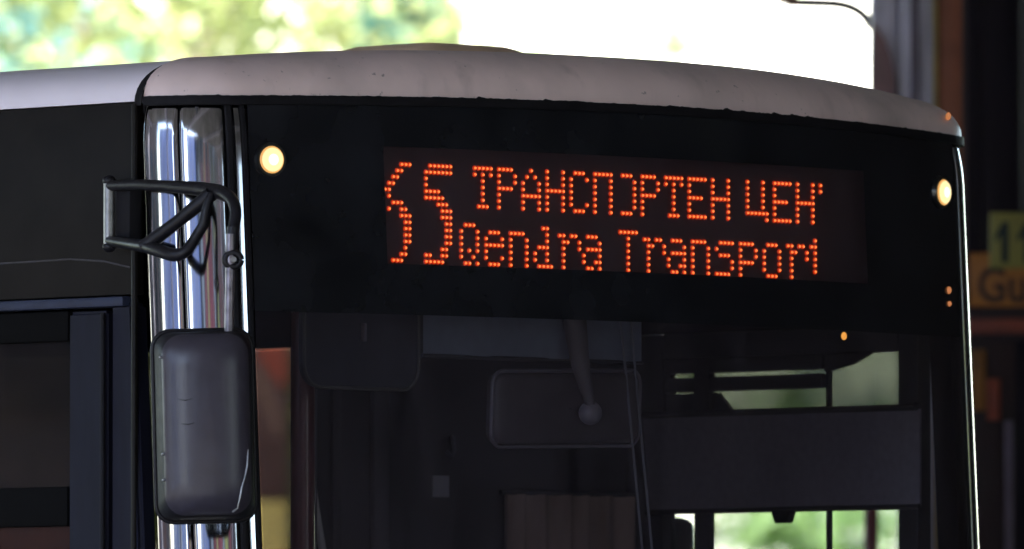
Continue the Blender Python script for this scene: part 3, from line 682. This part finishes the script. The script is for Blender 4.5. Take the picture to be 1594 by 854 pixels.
# ---------------------------------------------------- inside the cab
B('floor', (-1.2, 1.2, .2, 11.7, .70, .80), 'inner', bus, 0)
B('ceiling', (-1.2, 1.2, .06, 11.7, 2.86, 2.89), 'inner', bus, 0)
B('cab_header', (-1.0, 1.0, .03, .10, 2.47, 2.85), 'inner', bus, .004)
bm = bmesh.new(); grid(bm, [[P(u, 2.452, -.012) for u in lin(-LA, LA, 30)], [Vector((P(u, 2.452, -.012).x*.98, .09, 2.47)) for u in lin(-LA, LA, 30)]]); obj('header_sill', bm, 'inner', bus)
B('dashboard', (-1.1, 1.15, -.02, .42, .8, 1.35), 'inner', bus, .05)
bm = bmesh.new(); ringp = [Vector((.62+.22*math.cos(a), .52+.10*math.sin(a), 1.48+.2*math.sin(a))) for a in lin(0, 6.2832, 28)]; tube(bm, ringp, .014, 8, False); tube(bm, [(.62, .52, 1.48), (.62, .40, 1.3)], .03, 8); obj('steering_wheel', bm, 'dark', bus, smooth=60)
bm = bmesh.new(); box(bm, .40, .86, .70, 1.08, 1.2, 1.32, .04); box(bm, .42, .84, 1.0, 1.10, 1.32, 1.86, .04); obj('driver_seat', bm, 'seat', bus, smooth=50)
# partition behind the driver with curtain and notice
pt = B('cab_partition', (.165, 1.205, 1.15, 1.18, .8, 2.86), 'inner', bus, .004)
B('partition_strip', (.36, .41, 1.132, 1.149, .8, 2.42), 'inner2', pt, .004)
B('partition_post', (.23, .26, 1.135, 1.149, .8, 2.85), 'inner', pt, .008)
B('notice', (.562, .614, 1.146, 1.149, 2.094, 2.144), 'sticker', pt, 0)
T('coat_hook', [(.618, 1.14, 2.235), (.606, 1.12, 2.205), (.596, 1.115, 2.19), (.59, 1.13, 2.20)], .005, 'inner2', pt, 8)
bm = bmesh.new(); cols = lin(.765, 1.20, 70)
grid(bm, [[Vector((x, 1.118 + .014*math.sin((x-.765)*88 + .6*math.sin(x*31)) + .004*math.sin(x*211+z*3), z)) for x in cols] for z in (1.3, 1.6, 1.9, 2.104)])
obj('curtain', bm, 'curtain', bus, smooth=70)
T('curtain_rail', [(.755, 1.118, 2.108), (1.2, 1.118, 2.108)], .006, 'inner', bus)
# far wall and driver window
wx0, wx1 = 1.205, 1.25
B('cab_wall', (wx0, wx1, .20, .262, 1.3, 2.485), 'inner', bus, .003)
B('cab_wall', (wx0, wx1, 1.03, 1.478, 1.3, 2.485), 'inner', bus, .003)
dwn = B('driver_window_frame', (wx0, wx1, .263, 1.029, 2.428, 2.486), 'inner', bus, .003)
B('pane', (1.232, 1.237, .263, 1.029, 2.29, 2.428), 'upper', dwn, 0); B('pane', (1.232, 1.237, .263, 1.029, 1.3, 2.289), 'clear', dwn, 0)
B('mullion', (1.207, 1.228, .878, .93, 1.3, 2.427), 'inner', dwn, .004); B('mullion', (1.215, 1.230, .497, .503, 1.3, 2.427), 'inner', dwn, 0)
B('window_bar', (1.208, 1.229, .512, 1.029, 2.348, 2.382), 'inner', dwn, .004); B('window_bar', (1.208, 1.229, .512, 1.029, 2.392, 2.427), 'inner', dwn, .004)
bm = bmesh.new(); prism(bm, [(1.2295, 1.029, 2.289), (1.2295, .80, 2.289), (1.2295, .86, 2.345), (1.2295, 1.029, 2.345)], (-.012, 0, 0)); obj('window_bar', bm, 'inner', dwn)
bm = bmesh.new(); prism(bm, [(1.228, .509, 2.385), (1.228, .509, 2.427), (1.228, .36, 2.427), (1.228, .42, 2.402)], (-.012, 0, 0)); obj('window_bar', bm, 'inner', dwn)
bl = bmesh.new(); prism(bl, [(1.196, 1.09, 2.292), (1.196, .185, 2.292), (1.196, .185, 2.066), (1.196, 1.062, 2.066)], (.006, 0, 0)); blind = obj('side_blind', bl, 'blind', bus)
T('blind_bar', [(1.195, 1.075, 2.066), (1.195, .185, 2.066)], .0065, 'inner', blind)
bm = bmesh.new(); prism(bm, [(1.18, .652, 2.062), (1.18, .582, 2.062), (1.18, .594, 2.034), (1.18, .640, 2.034)], (.02, 0, 0)); bmesh.ops.bevel(bm, geom=bm.edges[:], offset=.003, segments=2, affect='EDGES'); obj('blind_handle', bm, 'dark', blind)
T('blind_tube', [(1.19, 1.08, 2.296), (1.19, .19, 2.296)], .008, 'inner', blind)
# outer mirror of the driver side, seen through the window
om = bmesh.new(); box(om, 1.40, 1.50, 1.20, 1.26, 1.72, 2.06, .03, 4); o2 = obj('door_mirror', om, 'housing', bus, smooth=50)
T('mirror_arm', [(1.26, .3, 1.80), (1.42, .6, 1.82), (1.45, 1.20, 1.85)], .012, 'arm', o2)
# shades at the top of the windscreen
bm = bmesh.new(); grid(bm, [[Vector((x, .035 + .006*math.sin(i*1.3), z)) for i, x in enumerate(lin(-.545, .13, 14))] for z in (2.369, 2.40, 2.47)]); sh_ = obj('front_blind', bm, 'band', bus, smooth=60)
T('blind_bar', [(-.55, .034, 2.368), (.135, .034, 2.368)], .005, 'inner', sh_)
bm = bmesh.new(); prism(bm, [(x-.717, .05, z+2.40) for x, z in rrect(.345, .215, .05, 6)], (0, .018, 0)); vs = obj('sun_visor', bm, 'visor', bus)
bm = bmesh.new(); rg = [Vector((x-.717, .05, z+2.40)) for x, z in rrect(.345, .215, .05, 6)]; rg.append(rg[0].copy()); tube(bm, rg, .004, 6, False); obj('piping', bm, 'visoredge', vs, smooth=60)
B('visor_clip', (-.722, -.714, .036, .049, 2.395, 2.435), 'mirrim', vs, .002)
# interior mirror seen from behind
im = bmesh.new(); fr_ = []
for dy, k in ((.02, .99), (.0, 1.0), (-.010, .99), (-.016, .95), (-.018, .85), (-.0185, .02)):
    fr_.append([Vector((a, dy, b)) for a, b in rrect(.452*k, .160 - .452*(1-k)*.5 if k > .1 else .004, min(.03, .03 if k > .1 else .001), 5)])
for r in fr_: r.append(r[0].copy())
grid(im, fr_); imo = obj('interior_mirror', im, 'mirback', bus, smooth=70, loc=(-.103, .04, 2.262)); imo.rotation_euler = (R_(4), R_(-1.5), 0)
bm = bmesh.new(); rg = [Vector((a, -.004, b)) for a, b in rrect(.460, .168, .03, 6)]; rg.append(rg[0].copy()); tube(bm, rg, .005, 6, False); obj('mirror_rim', bm, 'mirrim', imo, smooth=60)
T('mirror_stem', [(-.008, -.03, .20), (0, -.045, .10), (.02, -.06, .01)], [.028, .022, .012], 'mirback', imo)
dot('ball_joint', (.026, -.055, -.008), .027, 'mirrim', imo, 1)
T('hanging_cord', [(.05, .02, 2.47), (.07, .02, 2.34), (.095, .02, 2.15), (.121, .02, 1.95), (.15, .02, 1.4)], .0032, 'cord', bus, 6)
T('hanging_cord', [(.085, .02, 2.47), (.10, .02, 2.34), (.125, .02, 2.15), (.152, .02, 1.95), (.19, .02, 1.4)], .0032, 'cord', bus, 6)
# entrance side of the cab: grab pole, seats, boards farther in
T('grab_pole', [(-.705, .25, .8), (-.705, .25, 2.86)], .027, 'maroon', bus, 14)
T('grab_pole', [(-.660, .26, .8), (-.660, .26, 2.86)], .006, 'inner2', bus, 8)
T('hand_rail', [(.030, 1.0, 2.14), (.045, 1.0, 2.06), (.075, 1.0, 1.93), (.16, 1.0, 1.6)], .009, 'pale', bus, 8)
for k in range(5):
    for x0 in (.25, .72, -1.15):
        y = 2.3 + k*1.6; bm = bmesh.new(); box(bm, x0, x0+.42, y, y+.42, 1.1, 1.2, .03); box(bm, x0, x0+.42, y+.40, y+.48, 1.2, 1.85, .03); obj('passenger_seat', bm, 'seat', bus, smooth=50)
T('grab_pole', [(-.45, 3.0, .8), (-.45, 3.0, 2.86)], .02, 'yellow', bus, 10)
sc.render.film_transparent = False
